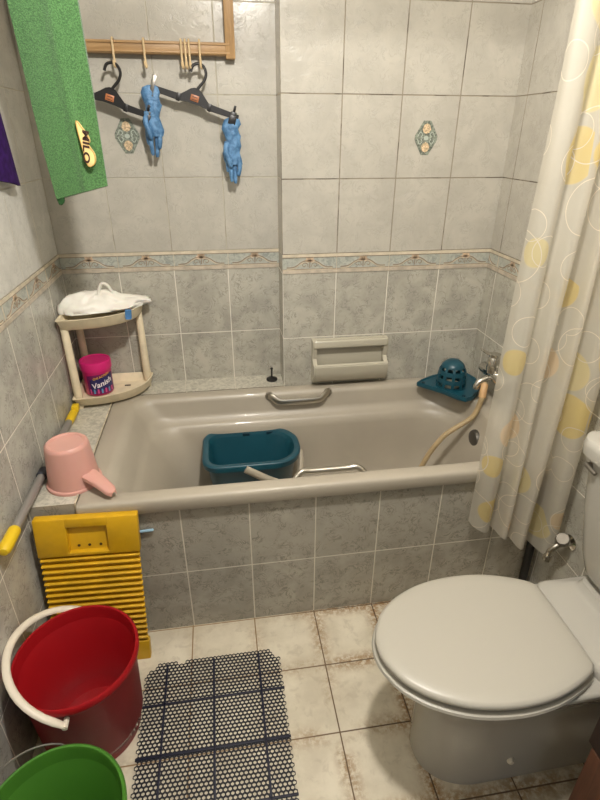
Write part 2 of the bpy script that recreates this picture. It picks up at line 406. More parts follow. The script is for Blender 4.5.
# black tub stopper on the ledge
st = thing('tub_stopper', (.752, -.055, ZD), 'small black rubber stopper with an upright stem on the tub ledge', 'stopper')
bm = newbm(); lathe(bm, [(0, 0), (.021, 0), (.023, .004), (.022, .008), (.012, .012), (.004, .015), (0, .015)], (.752, -.055, ZD), 28); obj('plug', bm, mat('black_rubber', (26, 25, 24), .5), st)
bm = newbm(); tube(bm, [(.752, -.055, ZD+.012), (.752, -.055, ZD+.05)], .0035, 8); lathe(bm, [(0, .004), (.005, .003), (.006, 0), (.004, -.004), (0, -.004)], (.752, -.055, ZD+.052), 12); obj('stem', bm, mat('black_rubber', (26, 25, 24)), st)

# ------------------------------------------------------------------ ceramic soap holder on the wall
sd = thing('soap_holder', (1.05, -P, .56), 'beige two tier ceramic soap holder fixed to the back wall', 'soap holder')
M_CER = mat('soap_ceramic', (186, 180, 162), .2, coat=.3)
bm = newbm(); x0, x1 = .905, 1.205
# back plate, side cheeks
box(bm, x0+.004, x1-.004, -P-.014, -P, .560, .735, bev=.005)
for xx in (x0, x1-.016):
    prof = [(-P, .735), (-P-.030, .735), (-P-.042, .728), (-P-.040, .705), (-P-.030, .66), (-P-.045, .645), (-P-.062, .640), (-P-.066, .625), (-P-.055, .585), (-P-.035, .560), (-P, .555)]
    prism(bm, [Vector((xx, a, b)) for a, b in prof], (.016, 0, 0))
obj('body', bm, M_CER, sd, angle=40)
bm = newbm(); box(bm, x0+.012, x1-.012, -P-.045, -P, .706, .724, bev=.006, seg=3); box(bm, x0+.002, x1-.002, -P-.047, -P-.032, .706, .738, bev=.006, seg=3)
obj('upper_shelf', bm, M_CER, sd)
bm = newbm()
prof = [(-P, .600), (-P-.045, .602), (-P-.052, .640), (-P-.060, .647), (-P-.069, .640), (-P-.068, .615), (-P-.055, .580), (-P-.035, .559), (-P, .555)]
prism(bm, [Vector((x0+.004, a, b)) for a, b in prof], (x1-x0-.008, 0, 0))
bmesh.ops.bevel(bm, geom=list(bm.edges), offset=.003, segments=2, affect='EDGES')
obj('soap_tray', bm, M_CER, sd, angle=45)

# ------------------------------------------------------------------ wooden rail frame with hooks
M_WOOD = None
def wood(name, a, b, ax=0):
    k = NT(name); co = k.obj(); mp = k.node('ShaderNodeMapping'); k.put(mp.inputs[0], co)
    s = [60, 60, 60]; s[ax] = 4; mp.inputs['Scale'].default_value = s
    n = k.noise(mp.outputs[0], 1, 4, .6, .8)
    k.put(k.b.inputs['Base Color'], k.mix(k.ramp(n, .3, .7), rgba(a), rgba(b))); k.b.inputs['Roughness'].default_value = .45
    return k.m
M_WOOD = wood('light_wood', (156, 122, 78), (182, 146, 100)); M_WOODV = wood('light_wood_upright', (156, 122, 78), (182, 146, 100), 2)
fr = thing('drying_frame', (.36, -.02, 1.66), 'light brown wooden frame with a hook rail high on the back wall', 'frame')
bm = newbm(); box(bm, .03, .645, -.034, -.001, 1.664, 1.698, bev=.003)
box(bm, .03, .645, -.0375, -.030, 1.667, 1.672, bev=.001); box(bm, .03, .645, -.0375, -.030, 1.690, 1.695, bev=.001)
obj('rail', bm, M_WOOD, fr)
for x in (.648, .05):
    bm = newbm(); box(bm, x-.015, x+.015, -.036, -.001, 1.655 if x > .5 else 1.70, 2.16, bev=.003); obj('upright', bm, M_WOODV, fr)
bm = newbm(); box(bm, .068, .63, -.034, -.001, 2.125, 2.16, bev=.003); obj('top_rail', bm, M_WOOD, fr)
M_HOOK = mat('beige_plastic', (205, 180, 138), .4)
HK = []
def hook(x, lab):
    t = tag(bpy.data.objects.new('rail_hook', None), lab, 'hook', 'beige hooks over the wooden rail'); COL.objects.link(t); return t
def hook_mesh(bm, x, lower=1.626):
    pts = [(x, -.012, 1.7015), (x, -.030, 1.703), (x, -.0425, 1.697), (x, -.0425, 1.68), (x, -.0425, 1.655), (x+.001, -.0425, 1.640), (x+.003, -.046, lower+.003), (x+.002, -.053, lower), (x, -.0600, lower+.005), (x, -.062, lower+.016)]
    tube(bm, spline(pts, 4), .0034, 8, up=Vector((1, 0, 0)))
for x, lab in ((.293, 'beige rail hook carrying the left black hanger'), (.385, 'beige empty rail hook between the two black hangers'), (.497, 'leftmost of the three bunched beige rail hooks'), (.509, 'middle of the three bunched beige rail hooks'), (.521, 'rightmost of the three bunched beige rail hooks'), (.553, 'beige rail hook carrying the right black hanger')):
    bm = newbm(); hook_mesh(bm, x); obj('rail_hook', bm, M_HOOK, label=lab, cat='hook', group='beige hooks over the wooden rail')

# ------------------------------------------------------------------ black clip hangers
M_BLK = mat('black_plastic', (30, 28, 27), .38)
M_STK = mat('sticker_copper', (170, 104, 62), .4, var=.1)
def hanger(cx, zt, tilt, y, lab, half_l, half_r):
    """cx, zt: the inside top of the hook; tilt of the bar"""
    t = thing('clip_hanger', (cx, y, zt-.09), lab, 'hanger', 'black clip hangers')
    Mr = Matrix.Translation((cx, y, zt)) @ Matrix.Rotation(tilt, 4, 'Y')
    bm = newbm()
    hk = [(-.027, 0, -.022), (-.024, 0, -.004), (-.010, 0, .006), (.008, 0, .003), (.019, 0, -.012), (.018, 0, -.032), (.008, 0, -.052), (.001, 0, -.066)]
    tube(bm, [Mr @ p for p in spline(hk, 6)], .0045, 10, up=Vector((0, 1, 0)))
    obj('hook', bm, M_BLK, t)
    bm = newbm()
    out = [(-half_l, -.108), (-half_l, -.092), (-.045, -.091), (-.018, -.066), (-.006, -.060), (.006, -.060), (.018, -.066), (.045, -.091), (half_r, -.092), (half_r, -.108), (.05, -.110), (.02, -.104), (-.02, -.104), (-.05, -.110)]
    prism(bm, [Mr @ Vector((a, -.0035, b)) for a, b in out], Mr.to_3x3() @ Vector((0, .007, 0)))
    bmesh.ops.bevel(bm, geom=list(bm.edges), offset=.0012, segments=1, affect='EDGES')
    for s in (-.05, .05): box(bm, s-.006, s+.006, -.006, .006, -.112, -.089, bev=.001, M=Mr)
    obj('bar', bm, M_BLK, t, angle=40)
    bm = newbm(); box(bm, -.013, .013, -.0055, -.0034, -.098, -.080, bev=.001, M=Mr)
    for q in (-.004, .004): box(bm, -.008, .008, -.0058, -.0052, -.090+q-.001, -.090+q+.001, 1, M=Mr)
    obj('sticker', bm, [M_STK, mat('sticker_dark', (60, 36, 24), .5)], t)
    return t, Mr
def clip(t, Mr, x, m, name='clip'):
    bm = newbm()
    box(bm, x-.010, x+.010, -.013, .013, -.112, -.088, bev=.003, M=Mr)
    box(bm, x-.012, x+.012, -.016, -.006, -.126, -.098, bev=.003, M=Mr); box(bm, x-.012, x+.012, .006, .016, -.126, -.098, bev=.003, M=Mr)
    box(bm, x-.004, x+.004, -.018, -.011, -.084, -.070, bev=.002, M=Mr); box(bm, x-.004, x+.004, -.012, .012, -.090, -.070, bev=.002, M=Mr)
    obj(name, bm, m, t)
ha, Ma = hanger(.293, 1.628, .31, -.054, 'black clip hanger hanging left, with a copper sticker', .10, .140)
hb, Mb = hanger(.553, 1.630, .30, -.054, 'black clip hanger hanging right, holding two blue gloves', .135, .146)
clip(ha, Ma, .118, M_BLK); clip(hb, Mb, .128, M_BLK)
bm = newbm(); M_ST = mat('steel_clip', (150, 146, 138), .3, metal=.9)
xc = -.130
box(bm, xc-.006, xc+.006, -.012, -.008, -.125, -.065, bev=.001, M=Mb); box(bm, xc-.006, xc+.006, .008, .012, -.125, -.065, bev=.001, M=Mb)
tube(bm, [Mb @ Vector((xc, -.010, -.095)), Mb @ Vector((xc, .010, -.095))], .004, 10); box(bm, xc-.004, xc+.004, -.010, .010, -.128, -.118, bev=.001, M=Mb)
obj('metal_clip', bm, M_ST, hb)

# ------------------------------------------------------------------ blue rubber gloves
def glove_mat():
    k = NT('blue_rubber'); co = k.obj(); n = k.noise(co, 45, 3, .6, .5)
    k.put(k.b.inputs['Base Color'], k.mix(k.ramp(n, .35, .65), rgba((66, 108, 146)), rgba((98, 142, 184)))); k.b.inputs['Roughness'].default_value = .5
    k.bump(k.noise(co, 70, 3, .6, 1.5), .9, .004); return k.m
M_GLV = glove_mat()
def glove(x, y, z, ln, lean, lab, seed, wid=1):
    rnd = random.Random(seed); bm = newbm(); loops = []; S = 28
    secs = [(0, .012, .007), (.03, .022, .010), (.10, .027, .014), (.17, .024, .013), (.23, .023, .014), (.27, .024, .011), (.33, .021, .014), (.42, .023, .016), (.52, .025, .016), (.62, .026, .014), (.70, .024, .012)]
    for t, rx, ry in secs:
        cx = x+lean*t+.004*math.sin(t*17+seed); ph = rnd.random()*6
        loops.append([Vector((cx+rx*wid*math.cos(a)*(1+.10*math.sin(3*a+ph)), y+ry*math.sin(a)*(1+.22*math.sin(4*a+ph)), z-t*ln)) for a in [2*PI*q/S for q in range(S)]])
    loft(bm, loops, True, True, True)
    for i, (dx, fl, ty) in enumerate(((-.017, .82, 0.004), (-.006, .97, -.004), (.006, 1.0, .003), (.016, .88, -.003))):
        p0 = Vector((x+lean*.6+dx*wid, y+ty, z-.60*ln)); p1 = Vector((x+lean*.8+dx*1.05*wid+.003*math.sin(i*2+seed), y+ty*1.6, z-(.6+(fl-.6)*.5)*ln)); p2 = Vector((x+lean*fl+dx*.9*wid, y+ty, z-fl*ln))
        tube(bm, spline([p0, p1, p2], 6), [.0085, .0088, .0086, .0083, .008, .008, .0078, .0076, .0074, .0072, .0068, .006, .0035], 10)
    pth = [(x+lean*.3-.016*wid, y-.006, z-.36*ln), (x+lean*.5-.020*wid, y-.014, z-.50*ln), (x+lean*.6-.012*wid, y-.018, z-.62*ln), (x+lean*.7-.006*wid, y-.018, z-.74*ln)]
    tube(bm, spline(pth, 5), [.009]*12+[.008, .007, .006, .004], 10)
    cuff = [Vector((x+.024*wid*math.cos(a)+lean*.02, y+.013*math.sin(a)*1.05, z-.07*ln+.004*math.sin(2*a+seed))) for a in [2*PI*q/24 for q in range(24)]]
    return obj('rubber_glove', bm, M_GLV, angle=60, label=lab, cat='glove', group='blue gloves on the hangers')
g1 = Mb @ Vector((xc, 0, -.118)); g2 = Mb @ Vector((.126, 0, -.122))
glove(g1.x, g1.y, g1.z+.024, .205, -.010, 'blue rubber glove hanging from the silver clip between the hangers', 3, 1.08)
glove(g2.x+.002, g2.y, g2.z+.016, .200, -.002, 'blue rubber glove hanging from the right end of the right hanger', 8, 1.12)

# ------------------------------------------------------------------ hanging cloths
def terry(name, c, c2):
    k = NT(name); co = k.obj(); n = k.noise(co, 330, 3, .7); n2 = k.noise(co, 14, 3)
    k.put(k.b.inputs['Base Color'], k.mix(k.ramp(n, .35, .65), rgba(c2), k.mix(n2, rgba(c), rgba(tuple(min(255, x*1.18) for x in c)))))
    k.b.inputs['Roughness'].default_value = .95; k.b.inputs['Sheen Weight'].default_value = .4; k.b.inputs['Specular IOR Level'].default_value = .1
    k.bump(n, .9, .004); return k.m
M_GRN = terry('green_terry', (86, 128, 76), (62, 101, 58))
M_PUR = mat('purple_cloth', (50, 22, 82), .85, spec=.15, var=.15, vscale=60, bump=.3, bscale=300)
tw = thing('hand_towel', (.22, -.45, 1.29), 'green terry hand towel with a printed logo hanging at top left', 'towel')
bm = newbm(); zt = 1.985; n = 34; loops = []
def towel_loop(t):
    z0l, z0r = 1.290, 1.322
    xl = .118+.036*t+.002*math.sin(t*7); xr = .286+.004*t
    pts = []
    m = 18
    for i in range(m+1):      # front sheet, ridge of the fold a little right of the middle
        s = i/m; x = xl+(xr-xl)*s; z = zt+((z0l+(z0r-z0l)*s)-zt)*t
        y = -.452-.006*math.sin(PI*s)-.010*math.exp(-((s-.60)/.07)**2)*(.4+.6*t)-.004*math.sin(t*9+s*4)
        pts.append(Vector((x, y, z)))
    back = []
    for i in range(m+1):
        s = i/m; x = xl+.003+(xr-xl-.006)*s; z = zt+((z0l-.003+(z0r-z0l)*s)-zt)*t
        back.append(Vector((x, -.424+.004*math.sin(t*8+s*3), z)))
    return pts+back[::-1]
loops = [towel_loop(i/n) for i in range(n+1)]
loft(bm, loops, True, True, True)
obj('cloth', bm, M_GRN, tw, angle=60)
bm = newbm()   # loose corner curling under at lower left, shade put into its darker green
cor = [(.150, -.446, 1.318), (.176, -.455, 1.289), (.168, -.452, 1.276), (.158, -.447, 1.272), (.151, -.442, 1.290)]
prism(bm, [Vector(p) for p in cor], (.0, .014, 0)); bmesh.ops.bevel(bm, geom=list(bm.edges), offset=.003, segments=2, affect='EDGES')
obj('turned_corner', bm, mat('green_shaded', (44, 92, 46), .9), tw)
# logo patch: cream swoosh outline with dark letters running down the towel, its left part lost in the fold
bm = newbm()
def onT(u, w, d=.0): return Vector((.2505+u*.86, -.4745-d, 1.418+w*.84))
out = [(-.010, .062), (-.004, .060), (.004, .046), (.012, .034), (.017, .022), (.018, .010), (.013, .002), (.018, -.008), (.025, -.020), (.027, -.034), (.024, -.048), (.016, -.056), (.008, -.058), (.002, -.050), (-.002, -.020), (-.007, .020)]
oo = spline([onT(a, b) for a, b in out], 3, True)
prism(bm, oo, (0, .018, 0))
tx = text_bm('MILO', .039, .0004, .0012)
merge(bm, tx, lambda c: onT(.0065+.62*c.y-.13*c.x, -.004-c.x*.98-.15*c.y, .0008+c.z), 1)
tube(bm, oo+[oo[0]], .0011, 5, 2)
obj('logo_patch', bm, [mat('logo_cream', (226, 196, 132), .8, var=.08), mat('logo_brown', (58, 34, 22), .8), mat('logo_edge', (196, 158, 84), .8)], tw)
bm = newbm(); tube(bm, [(.001, -.438, 1.99), (.8, -.438, 1.984), (W-.001, -.438, 1.99)], .004, 8)
obj('clothesline', bm, mat('line_white', (220, 220, 214), .6), label='thin white clothesline strung across the room above the tub', cat='clothesline')
bm = newbm(); loops = []
for i in range(25):
    t = i/24; z1 = lambda s: 1.312+s*.052
    front = []; back = []
    for j in range(13):
        s = j/12; yy = -.304-.103*(1-t) - s*.30
        zz = 1.985+(z1(s)-1.985)*t; xx = .026+.006*math.sin(s*9)*t
        front.append(Vector((xx, yy, zz))); back.append(Vector((xx-.009, yy, zz)))
    loops.append(front+back[::-1])
loft(bm, loops, True, True, True)
obj('purple_cloth', bm, M_PUR, angle=60, label='dark purple cloth hanging against the left wall at the picture edge', cat='cloth')

# ------------------------------------------------------------------ corner shelf with bag and tub
M_SH = mat('cream_plastic', (226, 212, 182), .4, var=.03)
sh = thing('corner_shelf', (.03, -.03, ZD), 'cream plastic two tier corner shelf standing on the tub deck', 'shelf')
def tray_outline(z, g=0, rx=.262, ry=.205):
    a0 = Vector((.010+g, -.010-g, z)); pts = [a0]
    pts += [Vector((.010+rx*.5, -.010-g, z)), Vector((rx-.012-g, -.010-g, z)), Vector((rx+.010-g, -.020-g, z))]
    for k in range(0, 13):
        a = k/12*PI/2; pts.append(Vector((.014+g+(rx-2*g)*math.cos(a)**.85, -.022-(ry-2*g)*math.sin(a)**.85-g*.3, z)))
    pts += [Vector((.010+g, -ry-.012+g, z)), Vector((.010+g, -ry*.5, z))]
    return pts
def tray(name, z, h):
    bm = newbm()
    loft(bm, [tray_outline(z, .016), tray_outline(z+.006, .010), tray_outline(z+h-.006, .002), tray_outline(z+h, -.001), tray_outline(z+h+.001, .003), tray_outline(z+h-.002, .007), tray_outline(z+.012, .016), tray_outline(z+.010, .024)], True, True, True)
    if name == 'lower_tray':
        box(bm, .168, .190, -.070, -.063, z+.0095, z+.0125, 1)
    obj(name, bm, [M_SH, mat('slot_dark', (60, 50, 40), .6)], sh, angle=45)
tray('lower_tray', .549, .040); tray('upper_tray', .842, .042)
for (x, y) in ((.026, -.196), (.254, -.034), (.030, -.030)):
    bm = newbm(); lathe(bm, [(0, ZD), (.010, ZD), (.011, .560), (.0150, .575), (.0138, .70), (.0125, .872), (.010, .8755), (0, .8755)], (x, y, 0), 20)
    obj('post', bm, M_SH, sh)
    if y == -.034 or x == .026:
        pass
# crumpled white bag on the upper tray
bg = thing('plastic_bag', (.12, -.08, .846), 'crumpled white plastic bag lying on top of the corner shelf', 'bag')
bm = newbm(); nu, nv = 56, 20; rows = []
M_BAG = mat('bag_film', (232, 228, 218), .4, spec=.4, sss=.1, bump=1, bscale=38)
for j in range(nv+1):
    ph = j/nv*PI; row = []
    for i in range(nu):
        a = i/nu*2*PI; d = Vector((math.sin(ph)*math.cos(a), math.sin(ph)*math.sin(a), math.cos(ph)))
        nn = noise.noise(d*2.4+Vector((4, 1, 2)))*.30+noise.turbulence(d*4.5, 3, False)*.20
        rx = .165 if d.x > 0 else .128
        p = Vector((.135+d.x*rx*(1+nn*.5), -.085+d.y*.066*(1+nn)-.050*max(0, -d.x), .886+d.z*(.056-.028*d.x)*(1+nn*.8)))
        if d.x > .4: p.z += .012*(d.x-.4)/.6; p.y += .035*(d.x-.4)/.6
        p.z = max(p.z, .8845); p.x = max(p.x, .004); p.y = min(p.y, -.004)
        row.append(p)
    rows.append(row)
loft(bm, rows, True, True, True)
obj('bag_body', bm, M_BAG, bg, angle=70)
bm = newbm()
tube(bm, spline([(.142, -.09, .900), (.138, -.092, .940), (.150, -.09, .970), (.168, -.088, .966), (.186, -.09, .935), (.202, -.094, .895)], 5), .0130, 10, flat=.45)
obj('bag_handle', bm, M_BAG, bg)
bm = newbm(); bmv = box(bm, .228, .250, -.162, -.149, .858, .894, bev=.004)
for v in bm.verts: v.co.x += .1*(v.co.z-.88); v.co.y += .004*math.sin(v.co.z*300)
bmx = obj('cloth_scrap', bm, mat('blue_scrap', (74, 124, 176), .6, var=.15), label='small blue scrap tucked over the rim of the upper shelf tray', cat='scrap')

# pink powder tub
M_PNK = mat('pink_plastic', (196, 28, 104), .35)
vt = thing('powder_tub', (.080, -.098, .563), 'bright pink stain remover tub standing in the lower shelf tray', 'tub')
cx, cy, z0 = .082, -.104, .564
bm = newbm(); lathe(bm, [(0, z0), (.049, z0), (.051, z0+.003), (.0525, z0+.10), (.050, z0+.102), (0, z0+.102)], (cx, cy, 0), 48); obj('body', bm, M_PNK, vt)
bm = newbm(); lathe(bm, [(.0535, z0+.096), (.0565, z0+.097), (.057, z0+.124), (.055, z0+.129), (.050, z0+.131), (.047, z0+.128), (0, z0+.128)], (cx, cy, 0), 48); obj('lid', bm, mat('pink_lid', (206, 34, 112), .35), vt)
bm = newbm()
def wrap(u, w, r): a = math.radians(-62)+u/r; return Vector((cx+r*math.cos(a), cy+r*math.sin(a), z0+.050+w))
def patch(u0, u1, f0, f1, r, mi, nn=14):
    a = [bm.verts.new(wrap(u0+(u1-u0)*i/nn, f0(i/nn), r)) for i in range(nn+1)]; b = [bm.verts.new(wrap(u0+(u1-u0)*i/nn, f1(i/nn), r)) for i in range(nn+1)]
    for i in range(nn): f = bm.faces.new((a[i], a[i+1], b[i+1], b[i])); f.material_index = mi
patch(-.056, .056, lambda s: -.044, lambda s: .030+.006*math.sin(PI*s), .0530, 0)
patch(-.046, .046, lambda s: -.032+.010*s, lambda s: .016+.014*s, .0533, 1)
for q in range(7): patch(-.05+.014*q, -.044+.014*q, lambda s: -.040, lambda s: -.022, .0536, 2 if q % 2 else 3, 3)
merge(bm, text_bm('Vanish', .030, .0002, .0006), lambda c: wrap(c.x, c.y+.25*c.x-.002, .0540+c.z), 4)
merge(bm, text_bm('OXI ACTION', .011, .0002, .0002), lambda c: wrap(c.x, c.y+.25*c.x+.026, .0540+c.z), 5)
obj('label_wrap', bm, [mat('label_plum', (112, 22, 84), .35), mat('label_navy', (36, 34, 92), .35), mat('label_cyan', (90, 150, 190), .35), mat('label_rose', (214, 80, 140), .35), mat('label_white', (235, 228, 228), .4), mat('label_yellow', (224, 180, 60), .4)], vt, smooth=False)

# ------------------------------------------------------------------ mop pole, dipper, washboard
M_YEL = mat('yellow_plastic', (222, 186, 30), .4)
mp = thing('mop_pole', (.024, -.60, ZD), 'grey mop pole with yellow ends lying on the deck along the left wall', 'mop pole')
A = Vector((.0165, -.235, ZD+.016)); B = Vector((.0205, -.980, ZD+.030)); D = B-A
bm = newbm(); tube(bm, [A+D*.13, A+D*.89], .0115, 16); obj('shaft', bm, mat('grey_metal', (150, 146, 140), .38, metal=.35), mp)
bm = newbm(); tube(bm, [A+D*t for t in (.885, .89, .90, .93, .96, .985, .998, 1.0)], [.0125, .0150, .0155, .0155, .0158, .0150, .010, .003], 16); obj('grip', bm, M_YEL, mp)
bm = newbm(); tube(bm, [A+D*t for t in (.53, .535, .575, .58)], [.012, .015, .015, .012], 14); obj('collar', bm, mat('dark_collar', (44, 46, 58), .45), mp)
bm = newbm(); tube(bm, [A+D*t for t in (.0, .01, .06, .12, .135)], [.009, .0135, .0145, .0140, .011], 14)
box(bm, .010, .034, -.262, -.232, ZD+.0155, ZD+.041, bev=.005); obj('hinge', bm, M_YEL, mp)

dp = thing('dipper', (.098, -.665, ZD), 'pink plastic water dipper upside down on the deck corner', 'dipper')
M_DIP = mat('dipper_pink', (210, 158, 146), .4, sss=.15)
bm = newbm(); c = (.107, -.664, ZD)
lathe(bm, [(.0700, .001), (.0760, 0), (.0770, .004), (.0755, .008), (.0700, .010), (.0690, .030), (.0595, .122), (.0575, .130), (.052, .135), (.046, .1345), (.044, .1315), (.040, .1305), (0, .1305)], c, 56)
lathe(bm, [(.0700, .001), (.0675, .010), (.057, .122), (.050, .129), (0, .128)], c, 56)
obj('bowl', bm, M_DIP, dp, angle=40)
bm = newbm(); loops = []; a = Vector((.160, -.700, ZD+.016)); b = Vector((.238, -.775, ZD+.014)); d = (b-a); nz = Vector((d.y, -d.x, 0)).normalized()
for i in range(15):
    t = i/14; p = a+d*t+Vector((0, 0, .006+.012*math.sin(PI*t*.9)+.022*(1-t)**2)); w = .040-.014*t
    if t > .9: w *= .82 if t < .97 else .55
    loops.append([p+nz*w*s*.6+Vector((0, 0, h)) for s, h in ((-1, -.007), (-.97, .003), (-.7, .007), (0, .006), (.7, .007), (.97, .003), (1, -.007), (.8, -.006), (.5, .001), (0, .001), (-.5, .001), (-.8, -.006))])
loft(bm, loops, True, True, True)
obj('handle', bm, M_DIP, dp, angle=50)

# washboard leaning on the tub front
M_WBY = mat('washboard_yellow', (206, 160, 22), .42, var=.05, vscale=12)
wb = thing('washboard', (.15, -.86, 0), 'yellow ribbed plastic washboard leaning against the tub front', 'washboard')
Hh = .520; Wd = .272
ang = math.asin(.060/Hh)
Mw = Matrix.Translation((.1415, -.856, .001)) @ Matrix.Rotation(math.radians(2.3), 4, 'Y') @ Matrix.Rotation(-ang, 4, 'X')
# local: x across, z up, -y towards the room
bm = newbm(); hw = Wd/2
box(bm, -hw+.008, hw-.008, -.010, .002, .006, Hh-.01, bev=.002, M=Mw)
box(bm, -hw, hw, -.022, .004, .0, .072, bev=.005, M=Mw)          # foot
# top panel with the sunken soap tray
wx0, wx1, wz0, wz1 = -.052, .052, .412, .492
box(bm, -hw, wx0, -.024, .004, .400, Hh, bev=.004, M=Mw); box(bm, wx1, hw, -.024, .004, .400, Hh, bev=.004, M=Mw)
box(bm, wx0-.004, wx1+.004, -.0238, .004, wz1, Hh-.0005, bev=.003, M=Mw); box(bm, wx0-.004, wx1+.004, -.0238, .004, .4005, wz0, bev=.003, M=Mw)
obj('board', bm, M_WBY, wb, angle=40)
bm = newbm(); nr = 16
for i in range(nr):
    z = .078+i*(.400-.078)/nr; q = (.400-.078)/nr
    prof = [(-.009, z), (-.018, z+.001), (-.023, z+q*.32), (-.023, z+q*.48), (-.018, z+q*.62), (-.009, z+q*.66)]
    prism(bm, [Mw @ Vector((-hw+.003, a, b)) for a, b in prof], Mw.to_3x3() @ Vector((Wd-.006, 0, 0)))
bmesh.ops.bevel(bm, geom=list(bm.edges), offset=.0012, segments=1, affect='EDGES')
obj('ribs', bm, M_WBY, wb, angle=30)
for x in (-.028, 0, .030):
    bm = newbm(); lathe(bm, [(0, .0012), (.004, .0012), (.004, -.001)], (0, 0, 0), 12, M=Mw @ Matrix.Translation((x, -.010, .426)) @ Matrix.Rotation(PI/2, 4, 'X'))
    obj('drain_hole', bm, mat('hole_dark', (70, 48, 10), .7), wb)
bm = newbm(); tube(bm, [(.215, -.7822, .418), (.300, -.7822, .424), (.326, -.7822, .4255), (.329, -.7822, .4257)], [.0038, .0042, .0040, .002], 8)
obj('plastic_stick', bm, mat('pale_blue', (150, 186, 206), .5), label='thin pale blue stick poking out from behind the yellow washboard', cat='stick')

# ------------------------------------------------------------------ buckets
def bucket(name, cx, cy, H, rt_, rb, m, lab, seg=72):
    t = thing(name, (cx, cy, 0), lab, 'bucket')
    bm = newbm()
    lathe(bm, [(0, .006), (rb-.014, .006), (rb-.012, .0), (rb, .0), (rb+.002, .004), (rt_-.010, H-.022), (rt_-.008, H-.020), (rt_, H-.018), (rt_+.001, H-.004), (rt_-.003, H), (rt_-.007, H-.001), (rt_-.010, H-.008), (rb+.014, .060), (rb-.004, .020), (rb-.010, .012), (0, .011)], (cx, cy, 0), seg)
    obj('pail', bm, m, t, angle=50); return t
M_RED = mat('red_plastic', (150, 20, 26), .42, spec=.2, var=.03, vscale=6)
rb_ = bucket('bucket', .1520, -1.064, .300, .1490, .115, M_RED, 'red plastic bucket with a white handle and water inside, beside the left wall')
bm = newbm()
def rb_pt(a, dr, z): return Vector((.1520+(.1490+dr)*math.cos(a), -1.064+(.1490+dr)*math.sin(a), z))
mid = []
for k in range(25):
    q = k/24; a = PI/2+.05+q*(PI-.02); lift = math.sin(PI*q)
    r = .1585-.016*lift**2
    mid.append(Vector((.1520+r*math.cos(a), -1.064+r*math.sin(a)*1.0, .262+.088*lift**.8)))
tube(bm, mid, [.0075]+[.0095]*23+[.0075], 12, flat=.7)
obj('handle', bm, mat('white_handle', (222, 212, 194), .4), rb_)
for s in (1, -1):
    bm = newbm(); a = PI/2+.05 if s == 1 else PI/2+.05+PI-.02
    tube(bm, [rb_pt(a, -.008, .262), rb_pt(a, .016, .262)], .0065, 12); obj('pivot', bm, mat('white_handle', (222, 212, 194)), rb_)
def water(cx, cy, z, r, lab):
    bm = newbm(); lathe(bm, [(0, .0125), (r*.86, .0125), (r*.92, .022), (r-.003, z-.002), (r-.001, z), (0, z)], (cx, cy, 0), 48)
    k = NT('water_'+str(int(cx*1000))); k.b.inputs['Base Color'].default_value = (1, 1, 1, 1); k.b.inputs['Roughness'].default_value = .0; k.b.inputs['IOR'].default_value = 1.33; k.b.inputs['Transmission Weight'].default_value = 1
    tr = k.node('ShaderNodeBsdfTransparent'); gl = k.node('ShaderNodeBsdfGlossy'); gl.inputs['Roughness'].default_value = .02
    fz = k.node('ShaderNodeFresnel'); fz.inputs[0].default_value = 1.33; mx = k.node('ShaderNodeMixShader')
    k.put(mx.inputs[0], fz.outputs[0]); k.put(mx.inputs[1], tr.outputs[0]); k.put(mx.inputs[2], gl.outputs[0]); k.put(k.out.inputs[0], mx.outputs[0])
    return obj('water', bm, k.m, label=lab, cat='water')
water(.1520, -1.064, .070, .1290, 'clear water at the bottom of the red bucket')
M_GB = mat('green_plastic', (70, 122, 42), .42, spec=.2, var=.03, vscale=6)
gb = bucket('bucket', .168, -1.397, .250, .142, .108, M_GB, 'bright green plastic bucket with a thin wire handle at bottom left')
bm = newbm(); pts = []
for k in range(31):
    q = k/30; a = 1.60+q*(PI-.02); lift = math.sin(PI*q); r = .151-.028*lift**2
    pts.append(Vector((.168+r*math.cos(a), -1.397+r*math.sin(a), .222+.088*lift**.7)))
tube(bm, pts, .0023, 8)
obj('wire_handle', bm, mat('wire_steel', (150, 148, 144), .3, metal=.8), gb)
for q in (0, 1):
    a = 1.60+q*(PI-.02); bm = newbm()
    tube(bm, [(.168+.132*math.cos(a), -1.397+.132*math.sin(a), .222), (.168+.153*math.cos(a), -1.397+.153*math.sin(a), .222)], .0075, 12); obj('pivot', bm, M_GB, gb)

# ------------------------------------------------------------------ teal mop bucket in the tub
M_TEAL = mat('teal_plastic', (20, 72, 86), .35, var=.03, vscale=8)
mb = thing('mop_bucket', (.64, -.345, .146), 'teal oblong mop bucket standing inside the bathtub', 'bucket')
bm = newbm(); zb_, zt_ = .1475, .402
def LB(z, g, rr=(.110, .068, .062, .105)): return rrect(.462+g, .822-g, -.462+g, -.205-g, tuple(max(.01, r-g*.6) for r in rr), z, 10)
loft(bm, [LB(zb_, .050), LB(zb_+.006, .044), LB(zt_-.03, .014), LB(zt_-.026, .012), LB(zt_-.024, .0), LB(zt_-.004, -.002), LB(zt_, .001), LB(zt_+.001, .006), LB(zt_-.003, .020), LB(zt_-.014, .024), LB(zt_-.018, .026), LB(zb_+.02, .054), LB(zb_+.012, .062)], True, True, True)
obj('pail', bm, M_TEAL, mb, angle=45)
for x in (.628, .722):
    bm = newbm(); box(bm, x-.014, x+.014, -.232, -.224, zt_-.018, zt_-.006, bev=.002)
    obj('catch', bm, mat('teal_dark', (10, 44, 56), .5), mb)
bm = newbm()
pts = [(.612, -.470, .392), (.640, -.474, .376), (.690, -.478, .346), (.740, -.478, .322), (.785, -.468, .318), (.812, -.440, .335), (.822, -.40, .362), (.823, -.36, .380)]
tube(bm, spline(pts, 6), .010, 12, flat=1.5)
obj('handle', bm, mat('grey_handle', (176, 166, 148), .4), mb)

